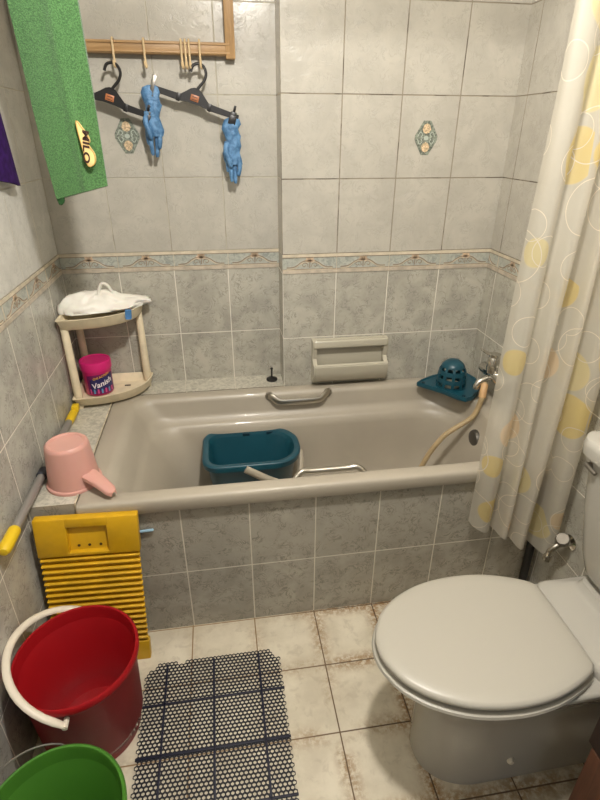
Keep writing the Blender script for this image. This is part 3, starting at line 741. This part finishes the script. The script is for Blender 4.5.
# teal wringer insert on the back right corner of the tub
wr = thing('mop_wringer', (1.46, -.25, .543), 'teal mop wringer with a slotted dome on the tub corner under the tap', 'wringer')
bm = newbm()
out = [(1.322, -.205), (1.345, -.185), (1.40, -.155), (1.47, -.130), (1.53, -.128), (1.562, -.150), (1.574, -.20), (1.566, -.265), (1.530, -.320), (1.485, -.362), (1.458, -.370), (1.435, -.352), (1.39, -.280), (1.345, -.232)]
cxy = Vector((1.455, -.243, 0))
def ring(s, z): return [cxy*(1-s)+Vector((a, b, 0))*s+Vector((0, 0, z)) for a, b in out]
loft(bm, [ring(.97, .5415), ring(.995, .5435), ring(1, .556), ring(.985, .561), ring(.95, .560), ring(.93, .556)], True, True, True)
for (x, y) in ((1.347, -.212), (1.456, -.349), (1.545, -.16)):
    lathe(bm, [(0, .002), (.006, .002), (.007, -.004)], (x, y, .5595), 12, 1)
obj('plate', bm, [M_TEAL, mat('teal_dark', (10, 44, 56))], wr, angle=45)
bm = newbm(); dc = (1.448, -.245); R0 = .0580; hz = .555
def dome(r, z, n=20): return [Vector((dc[0]+r*math.cos(2*PI*k/n), dc[1]+r*math.sin(2*PI*k/n), hz+z)) for k in range(n)]
def band(z0, r0, z1, r1, th=.0045):
    loft(bm, [dome(r0, z0, 40), dome(r1, z1, 40), dome(r1-th, z1, 40), dome(r0-th, z0, 40), dome(r0, z0, 40)], True, False, False)
prof = [(0, R0), (.008, R0), (.026, R0*.985), (.040, R0*.97), (.058, R0*.93), (.070, R0*.89), (.086, R0*.76)]
band(.0, R0, .007, R0); band(.024, R0*.985, .041, R0*.97); band(.056, R0*.94, .072, R0*.89); 
for k in range(10):
    a = 2*PI*k/10
    for (za, ra), (zc, rc) in (((.006, R0), (.025, R0*.985)), ((.040, R0*.97), (.057, R0*.94)), ((.071, R0*.89), (.088, R0*.74))):
        v = [];
        for z, r in ((za, ra), (zc, rc)):
            for da, dr in ((-.10, 0), (.10, 0), (.10, -.0045), (-.10, -.0045)):
                v.append(Vector((dc[0]+(r+dr)*math.cos(a+da), dc[1]+(r+dr)*math.sin(a+da), hz+z)))
        loft(bm, [v[:4], v[4:]], True, True, True)
lathe(bm, [(R0*.77, .084), (R0*.76, .088), (R0*.62, .099), (R0*.40, .108), (.012, .112), (0, .1125)], (dc[0], dc[1], hz), 40)
lathe(bm, [(R0*.70, .084), (R0*.56, .096), (R0*.3, .105), (0, .108)], (dc[0], dc[1], hz), 40)
obj('slotted_dome', bm, M_TEAL, wr, angle=40)
bm = newbm(); lathe(bm, [(.034, 0.001), (.034, .012), (.020, .014), (0, .014)], (dc[0], dc[1], hz), 24)
obj('slot_reflection', bm, mat('pale_reflection', (196, 190, 172), .5), wr)  # pale part added for the reflection seen low in the slots

# ------------------------------------------------------------------ mixer tap and beige hose
mx = thing('mixer_tap', (W, -.34, .66), 'chrome mixer tap on the right wall half hidden by the curtain', 'tap')
bm = newbm()
for y in (-.285, -.415): lathe(bm, [(0, 0), (.030, 0), (.032, .006), (.020, .012), (.014, .014), (.014, .040), (0, .040)], (0, 0, 0), 24, M=Matrix.Translation((W-.001, y, .635)) @ Matrix.Rotation(-PI/2, 4, 'Y'))
tube(bm, [(W-.045, -.262, .635), (W-.045, -.27, .635), (W-.045, -.43, .635), (W-.045, -.438, .635)], [.016, .021, .021, .016], 16)
lathe(bm, [(0, .0), (.022, 0), (.024, .02), (.022, .055), (.018, .062), (0, .064)], (W-.055, -.350, .648), 24)
obj('body', bm, M_CHROME, mx)
bm = newbm(); tube(bm, spline([(W-.055, -.345, .713), (W-.078, -.340, .720), (W-.105, -.335, .736)], 5), [.014]*4+[.011]*4+[.010, .009, .006], 12, flat=.5); lathe(bm, [(0, .0), (.020, 0), (.021, .012), (0, .016)], (W-.055, -.350, .708), 20); obj('lever', bm, M_CHROME, mx)
bm = newbm(); tube(bm, spline([(W-.045, -.350, .632), (W-.075, -.352, .622), (W-.098, -.352, .612), (W-.108, -.352, .598), (W-.109, -.352, .586)], 5), .012, 14); obj('spout', bm, M_CHROME, mx)
mx.location = (W, -.366, .678)
bm = newbm()
hp = [(1.500, -.405, .612), (1.497, -.410, .585), (1.490, -.410, .545), (1.478, -.408, .505), (1.452, -.405, .478), (1.415, -.405, .455), (1.375, -.405, .425), (1.338, -.405, .375), (1.312, -.405, .325), (1.290, -.405, .265), (1.270, -.41, .205), (1.235, -.42, .164), (1.17, -.44, .1585), (1.08, -.46, .1585)]
hp[0] = (1.512, -.385, .628)
tube(bm, spline(hp, 8), .0098, 12)
obj('hose', bm, mat('beige_hose', (176, 154, 116), .5, var=.05), label='beige rubber hose curving from the tap down into the bathtub', cat='hose')
bm = newbm(); tube(bm, spline([(1.511, -.388, .622), (1.502, -.402, .602), (1.497, -.410, .580)], 4), .0135, 12); obj('hose_sleeve', bm, mat('orange_tan', (196, 158, 112), .5), bpy.data.objects['hose'])

# ------------------------------------------------------------------ shower curtain
def curtain_mat():
    k = NT('curtain_film'); uv = k.node('ShaderNodeUVMap').outputs[0]
    def vor(scale, rnd, off):
        mpn = k.node('ShaderNodeMapping'); k.put(mpn.inputs[0], uv); mpn.inputs['Location'].default_value = off
        v = k.node('ShaderNodeTexVoronoi', voronoi_dimensions='2D'); k.put(v.inputs['Vector'], mpn.outputs[0]); v.inputs['Scale'].default_value = scale; v.inputs['Randomness'].default_value = rnd
        return v
    v1 = vor(6.2, .72, (.13, .31, 0)); sp = k.node('ShaderNodeSeparateColor'); k.put(sp.inputs[0], v1.outputs['Color'])
    d1 = k.math('DIVIDE', v1.outputs['Distance'], 6.2)
    rad = k.math('ADD', .032, k.math('MULTIPLY', sp.outputs[0], .034))
    on = k.math('GREATER_THAN', sp.outputs[1], .22)
    dot = k.math('MULTIPLY', k.math('SUBTRACT', 1, k.ramp(k.math('SUBTRACT', d1, rad), -.003, .003)), on)
    v2 = vor(5.0, .9, (.57, .05, 0)); d2 = k.math('DIVIDE', v2.outputs['Distance'], 5.0); sp2 = k.node('ShaderNodeSeparateColor'); k.put(sp2.inputs[0], v2.outputs['Color'])
    rr = k.math('ADD', .035, k.math('MULTIPLY', sp2.outputs[0], .03))
    ringm = k.math('LESS_THAN', k.math('ABSOLUTE', k.math('SUBTRACT', d2, rr)), .0011)
    v3 = vor(7.4, .9, (.9, .75, 0)); d3 = k.math('DIVIDE', v3.outputs['Distance'], 7.4)
    ring2 = k.math('LESS_THAN', k.math('ABSOLUTE', k.math('SUBTRACT', d3, .036)), .0009)
    ringm = k.math('MAXIMUM', ringm, ring2)
    yc = k.mix(k.ramp(sp.outputs[2], .3, .75), rgba((240, 220, 136)), rgba((240, 204, 150)))
    yc = k.mix(k.math('GREATER_THAN', sp.outputs[1], .78), yc, rgba((240, 208, 76)))
    base = k.mix(k.math('MULTIPLY', dot, .62), rgba((232, 226, 211)), yc); base = k.mix(ringm, base, rgba((250, 240, 220)))
    df = k.node('ShaderNodeBsdfDiffuse'); tl = k.node('ShaderNodeBsdfTranslucent'); tr = k.node('ShaderNodeBsdfTransparent'); gl = k.node('ShaderNodeBsdfGlossy'); gl.inputs['Roughness'].default_value = .35
    k.put(df.inputs[0], base); k.put(tl.inputs[0], base); tr.inputs[0].default_value = (.93, .93, .93, 1)
    m1 = k.node('ShaderNodeMixShader'); m1.inputs[0].default_value = .45; k.put(m1.inputs[1], df.outputs[0]); k.put(m1.inputs[2], tl.outputs[0])
    m2 = k.node('ShaderNodeMixShader'); k.put(m2.inputs[0], k.math('SUBTRACT', .44, k.math('MULTIPLY', k.math('MAXIMUM', dot, ringm), .14))); k.put(m2.inputs[1], m1.outputs[0]); k.put(m2.inputs[2], tr.outputs[0])
    m3 = k.node('ShaderNodeMixShader'); m3.inputs[0].default_value = .05; k.put(m3.inputs[1], m2.outputs[0]); k.put(m3.inputs[2], gl.outputs[0])
    k.put(k.out.inputs[0], m3.outputs[0]); return k.m
cpath = [(1.296, -.806), (1.300, -.832), (1.325, -.850), (1.350, -.838), (1.362, -.812), (1.376, -.822), (1.388, -.856), (1.404, -.858), (1.414, -.826), (1.424, -.806), (1.436, -.838), (1.448, -.872), (1.466, -.868), (1.474, -.830), (1.484, -.806), (1.496, -.846), (1.512, -.888), (1.540, -.896), (1.560, -.872), (1.562, -.830), (1.568, -.806), (1.578, -.830)]
base = spline([(x, y, 0) for x, y in cpath], 8)
arc = [0]
for a, b in zip(base, base[1:]): arc.append(arc[-1]+(b-a).length)
cu = thing('shower_curtain', (1.43, -.83, .25), 'translucent shower curtain with yellow dots gathered at the right end of the tub', 'curtain')
bm = newbm(); uvl = bm.loops.layers.uv.new('UVMap'); nz_ = 60; grid = []; uvs = {}
for i in range(nz_+1):
    t = i/nz_; row = []
    for p, s in zip(base, arc):
        q = s/arc[-1]
        zbot = .355-.085*min(1, q/.72) if q < .80 else .275+.17*(q-.80)/.20
        z = 1.96+(zbot-1.96)*t
        sway = .010*math.sin(z*3.1+q*9)+.006*math.sin(z*6.7+q*17)
        amp = .55+.45*t
        y = -.846+(p.y+.842)*1.25*amp+sway*.5; x = 1.29+(p.x-1.29)*.97+sway*.8*(1-abs(2*q-1)**3)
        v = bm.verts.new((min(x, W-.006), min(y, -.804), z)); uvs[v] = (s, z); row.append(v)
    grid.append(row)
for a, b in zip(grid, grid[1:]):
    for j in range(len(a)-1):
        f = bm.faces.new((a[j], a[j+1], b[j+1], b[j]))
        for lp in f.loops: lp[uvl].uv = uvs[lp.vert]
obj('curtain_sheet', bm, curtain_mat(), cu, angle=180)
bm = newbm(); tube(bm, [(.001, -.842, 2.0), (W-.001, -.842, 2.0)], .012, 14)
rod = obj('curtain_rod', bm, M_CHROME, label='chrome curtain rod running wall to wall above the tub front', cat='rod')
for i in range(7):
    x = 1.30+i*.044; bm = newbm()
    tube(bm, [(x+.003*math.sin(a*2), -.842+.022*math.sin(a), 1.985+.034*math.cos(a)) for a in [2*PI*q/20 for q in range(21)]], .0025, 6, cap=False)
    obj('curtain_ring', bm, mat('ring_white', (226, 222, 212), .4), cu)

# black pole in the corner behind the toilet
bm = newbm(); tube(bm, [(1.558, -.789, .002), (1.552, -.7885, .30), (1.552, -.7885, .485)], .0135, 14)
obj('pole', bm, mat('pole_black', (18, 17, 16), .5), label='black pole standing in the corner behind the toilet under the curtain', cat='pole')

# angle valve on the right wall
av = thing('angle_valve', (W, -.87, .27), 'small chrome angle valve on the wall beside the toilet tank', 'valve')
vy, vz = -.912, .322
bm = newbm(); lathe(bm, [(0, 0), (.022, 0), (.024, .004), (.014, .010), (.012, .012), (.012, .030), (0, .030)], (0, 0, 0), 24, M=Matrix.Translation((W-.001, vy, vz)) @ Matrix.Rotation(-PI/2, 4, 'Y'))
tube(bm, spline([(W-.026, vy, vz), (W-.046, vy+.002, vz-.008), (W-.062, vy+.004, vz-.028), (W-.066, vy+.004, vz-.048)], 5), [.0115]*8+[.011]*5+[.0105]*3, 14)
tube(bm, [(W-.066, vy+.004, vz-.046), (W-.067, vy+.004, vz-.066)], .0135, 6)
obj('body', bm, M_CHROME, av)
bm = newbm(); lathe(bm, [(0, 0), (.009, 0), (.009, .010), (.019, .012), (.021, .030), (.018, .034), (0, .034)], (0, 0, 0), 10, M=Matrix.Translation((W-.034, vy-.004, vz+.006)) @ Matrix.Rotation(-.5, 4, 'Y') @ Matrix.Rotation(.3, 4, 'X'))
obj('knob', bm, mat('satin_chrome', (118, 112, 102), .45, metal=.7), av)

# ------------------------------------------------------------------ toilet
TY = -1.253
M_WC = mat('toilet_china', (172, 168, 158), .16, coat=.4)
M_SEAT = mat('seat_plastic', (172, 167, 155), .35)
wc = thing('toilet', (1.22, TY, 0), 'off white close coupled toilet with its lid down at right', 'toilet')
half = [(.857, 0), (.8595, .024), (.868, .049), (.887, .083), (.912, .109), (.945, .133), (1.0, .158), (1.06, .1715), (1.13, .1755), (1.20, .167), (1.262, .147), (1.300, .128), (1.315, .112)]
sp_ = spline([(x, w, 0) for x, w in half], 4)
full = [Vector((p.x, TY+p.y, 0)) for p in sp_]+[Vector((1.317, TY+.06, 0)), Vector((1.317, TY, 0)), Vector((1.317, TY-.06, 0))]+[Vector((p.x, TY-p.y, 0)) for p in sp_[::-1][:-1]]
ctr = Vector((1.09, TY, 0))
def egg(z, g, dx=0):      # offset inwards by g
    out = []
    for p in full:
        d = p-ctr; l = d.length; out.append(ctr+d*((l-g)/l)+Vector((dx, 0, z)))
    return out
bm = newbm(); loft(bm, [egg(.4150, .014), egg(.4155, .005), egg(.418, .0025), egg(.424, .002), egg(.4285, .005), egg(.4315, .012), egg(.4335, .035), egg(.4345, .08)], True, True, True)
obj('lid', bm, M_SEAT, wc, angle=50)
bm = newbm(); loft(bm, [egg(.387, .008), egg(.389, .001), egg(.395, -.0035), egg(.401, -.0015), egg(.4035, .008)], True, True, True)
for s in (1, -1): box(bm, 1.300, 1.323, TY+s*.085-.02, TY+s*.085+.02, .398, .412, bev=.004, seg=3)
obj('seat', bm, M_SEAT, wc, angle=45)
def shell(z, x0, hw, xb, hb, xm=1.10):
    """bowl section: rounded nose at x0, half width hw near xm, straightening to half width hb at xb"""
    pts = []
    for k in range(17):
        a = PI/2*k/16; pts.append((xm-(xm-x0)*math.cos(a), hw*math.sin(a)**.9 if k else 0))
    for k in range(1, 9):
        t = k/8; s = t*t*(3-2*t); pts.append((xm+(xb-xm)*t, hw+(hb-hw)*s))
    pts.append((xb, hb*.5))
    return [Vector((x, TY+w, z)) for x, w in pts]+[Vector((xb, TY, z))]+[Vector((x, TY-w, z)) for x, w in pts[::-1][:-1]]
bm = newbm()
loft(bm, [shell(.0, .985, .104, 1.47, .100, 1.12), shell(.02, .985, .105, 1.48, .101, 1.12), shell(.06, .982, .100, 1.50, .094, 1.12), shell(.16, .980, .100, 1.53, .092, 1.12), shell(.23, .972, .104, 1.56, .098, 1.12), shell(.29, .955, .118, 1.580, .115, 1.11), shell(.335, .930, .135, 1.585, .134, 1.10), shell(.360, .905, .150, 1.588, .145, 1.09), shell(.374, .888, .158, 1.588, .150, 1.09), shell(.384, .884, .158, 1.588, .150, 1.09), shell(.388, .890, .152, 1.588, .144, 1.09)], True, True, True)
bowl = obj('bowl', bm, M_WC, wc, angle=60)
bm = newbm()   # deck behind the lid rising to the tank
loft(bm, [rrect(1.322, 1.588, TY-.145, TY+.145, .03, .388), rrect(1.324, 1.588, TY-.143, TY+.143, .03, .403), rrect(1.332, 1.588, TY-.136, TY+.136, .03, .409), rrect(1.412, 1.588, TY-.124, TY+.124, .03, .410), rrect(1.422, 1.588, TY-.122, TY+.122, .03, .414), rrect(1.430, 1.588, TY-.116, TY+.116, .025, .432)], True, True, True)
obj('deck', bm, M_WC, wc, angle=50)
bm = newbm()
loft(bm, [rrect(1.470, 1.588, TY-.110, TY+.110, .04, .430, 10), rrect(1.448, 1.588, TY-.130, TY+.130, .05, .436, 10), rrect(1.434, 1.589, TY-.148, TY+.148, .055, .460, 10), rrect(1.424, 1.589, TY-.162, TY+.162, .055, .51, 10), rrect(1.410, 1.589, TY-.186, TY+.186, .055, .64, 10), rrect(1.402, 1.589, TY-.204, TY+.204, .055, .772, 10)], True, True, True)
tank = obj('tank', bm, M_WC, wc, angle=50)
bm = newbm()
loft(bm, [rrect(1.400, 1.589, TY-.206, TY+.206, .055, .770, 10), rrect(1.388, 1.590, TY-.218, TY+.218, .058, .776, 10), rrect(1.386, 1.590, TY-.220, TY+.220, .058, .800, 10), rrect(1.390, 1.590, TY-.216, TY+.216, .055, .812, 10), rrect(1.402, 1.588, TY-.204, TY+.204, .05, .817, 10)], True, True, True)
obj('tank_lid', bm, M_WC, tank, angle=50)
bm = newbm(); tube(bm, [(1.408, TY+.160, .752), (1.396, TY+.160, .752)], .008, 14); tube(bm, [(1.396, TY+.168, .752), (1.394, TY+.15, .751), (1.395, TY+.13, .748)], [.006, .0055, .005], 10); obj('flush_lever', bm, mat('satin_chrome', (118, 112, 102)), tank)
bm = newbm(); lathe(bm, [(0, .010), (.006, .009), (.009, .004), (.009, -.004)], (0, 0, 0), 16, M=Matrix.Translation((1.195, TY-.099, .075)) @ Matrix.Rotation(PI/2, 4, 'X')); obj('bolt_cap', bm, mat('cap_white', (216, 206, 186), .4), bowl)

# ------------------------------------------------------------------ dark wooden cabinet at the lower right corner
M_CAB = wood('dark_wood', (62, 36, 24), (98, 60, 40), 2); M_CAB2 = wood('darker_wood', (34, 22, 17), (52, 33, 24), 2)
cb = thing('wooden_cabinet', (1.42, -1.66, 0), 'dark brown wooden cabinet at the lower right corner beside the toilet', 'cabinet')
bm = newbm(); box(bm, 1.252, W-.004, -1.86, -1.476, .0, .335, bev=.003); obj('side_panel', bm, M_CAB, cb)
bm = newbm(); box(bm, 1.2525, W-.004, -1.86, -1.4645, .337, .60, bev=.003); obj('upper_case', bm, M_CAB2, cb)

# ------------------------------------------------------------------ floor mat of hexagon cells with heavier seams
bm = newbm(); mx0, mx1, my0, my1 = .266, .676, -1.50, -.904
pw = .0118; ph_ = pw*.8660; ht = .0032; ro = pw/math.sqrt(3); ri = ro*.69
j = 0; y = my1-.004
while y > my0+.004:
    x = mx0+.006+(pw/2 if j % 2 else 0)
    while x < mx1-.004:
        wob = .004*math.sin(x*38)+.003*math.sin(x*90)
        cut = min(x-mx0, mx1-x)
        if y+wob*.4 < my1-.002 and (cut+(my1-y)) > .040 and not (cut < .012 and my1-y < .03):
            o1 = [Vector((x+ro*math.sin(k*PI/3), y+ro*math.cos(k*PI/3), ht)) for k in range(6)]; i1 = [Vector((x+ri*math.sin(k*PI/3), y+ri*math.cos(k*PI/3), ht)) for k in range(6)]
            vo = [bm.verts.new(p) for p in o1]; vi = [bm.verts.new(p) for p in i1]; vb = [bm.verts.new(p-Vector((0, 0, ht-.0005))) for p in i1]
            for k in range(6):
                q = (k+1) % 6
                bm.faces.new((vo[k], vo[q], vi[q], vi[k])); bm.faces.new((vi[k], vi[q], vb[q], vb[k]))
        x += pw
    y -= ph_; j += 1
M_MAT = mat('mat_navy', (17, 18, 29), .55)
mt = obj('floor_mat', bm, M_MAT, smooth=False, label='dark navy hexagon lattice bath mat on the floor in front of the tub', cat='mat')
for x in (.331, .470, .607):
    bm = newbm(); box(bm, x-.003, x+.003, my0, my1-.006, .001, ht+.003, bev=.001); obj('seam', bm, mat('seam_navy', (20, 23, 44), .5), mt)
for y in (-1.035, -1.174, -1.313, -1.452):
    bm = newbm(); box(bm, mx0+.002, mx1-.002, y-.003, y+.003, .001, ht+.003, bev=.001); obj('seam', bm, mat('seam_navy', (20, 23, 44)), mt)
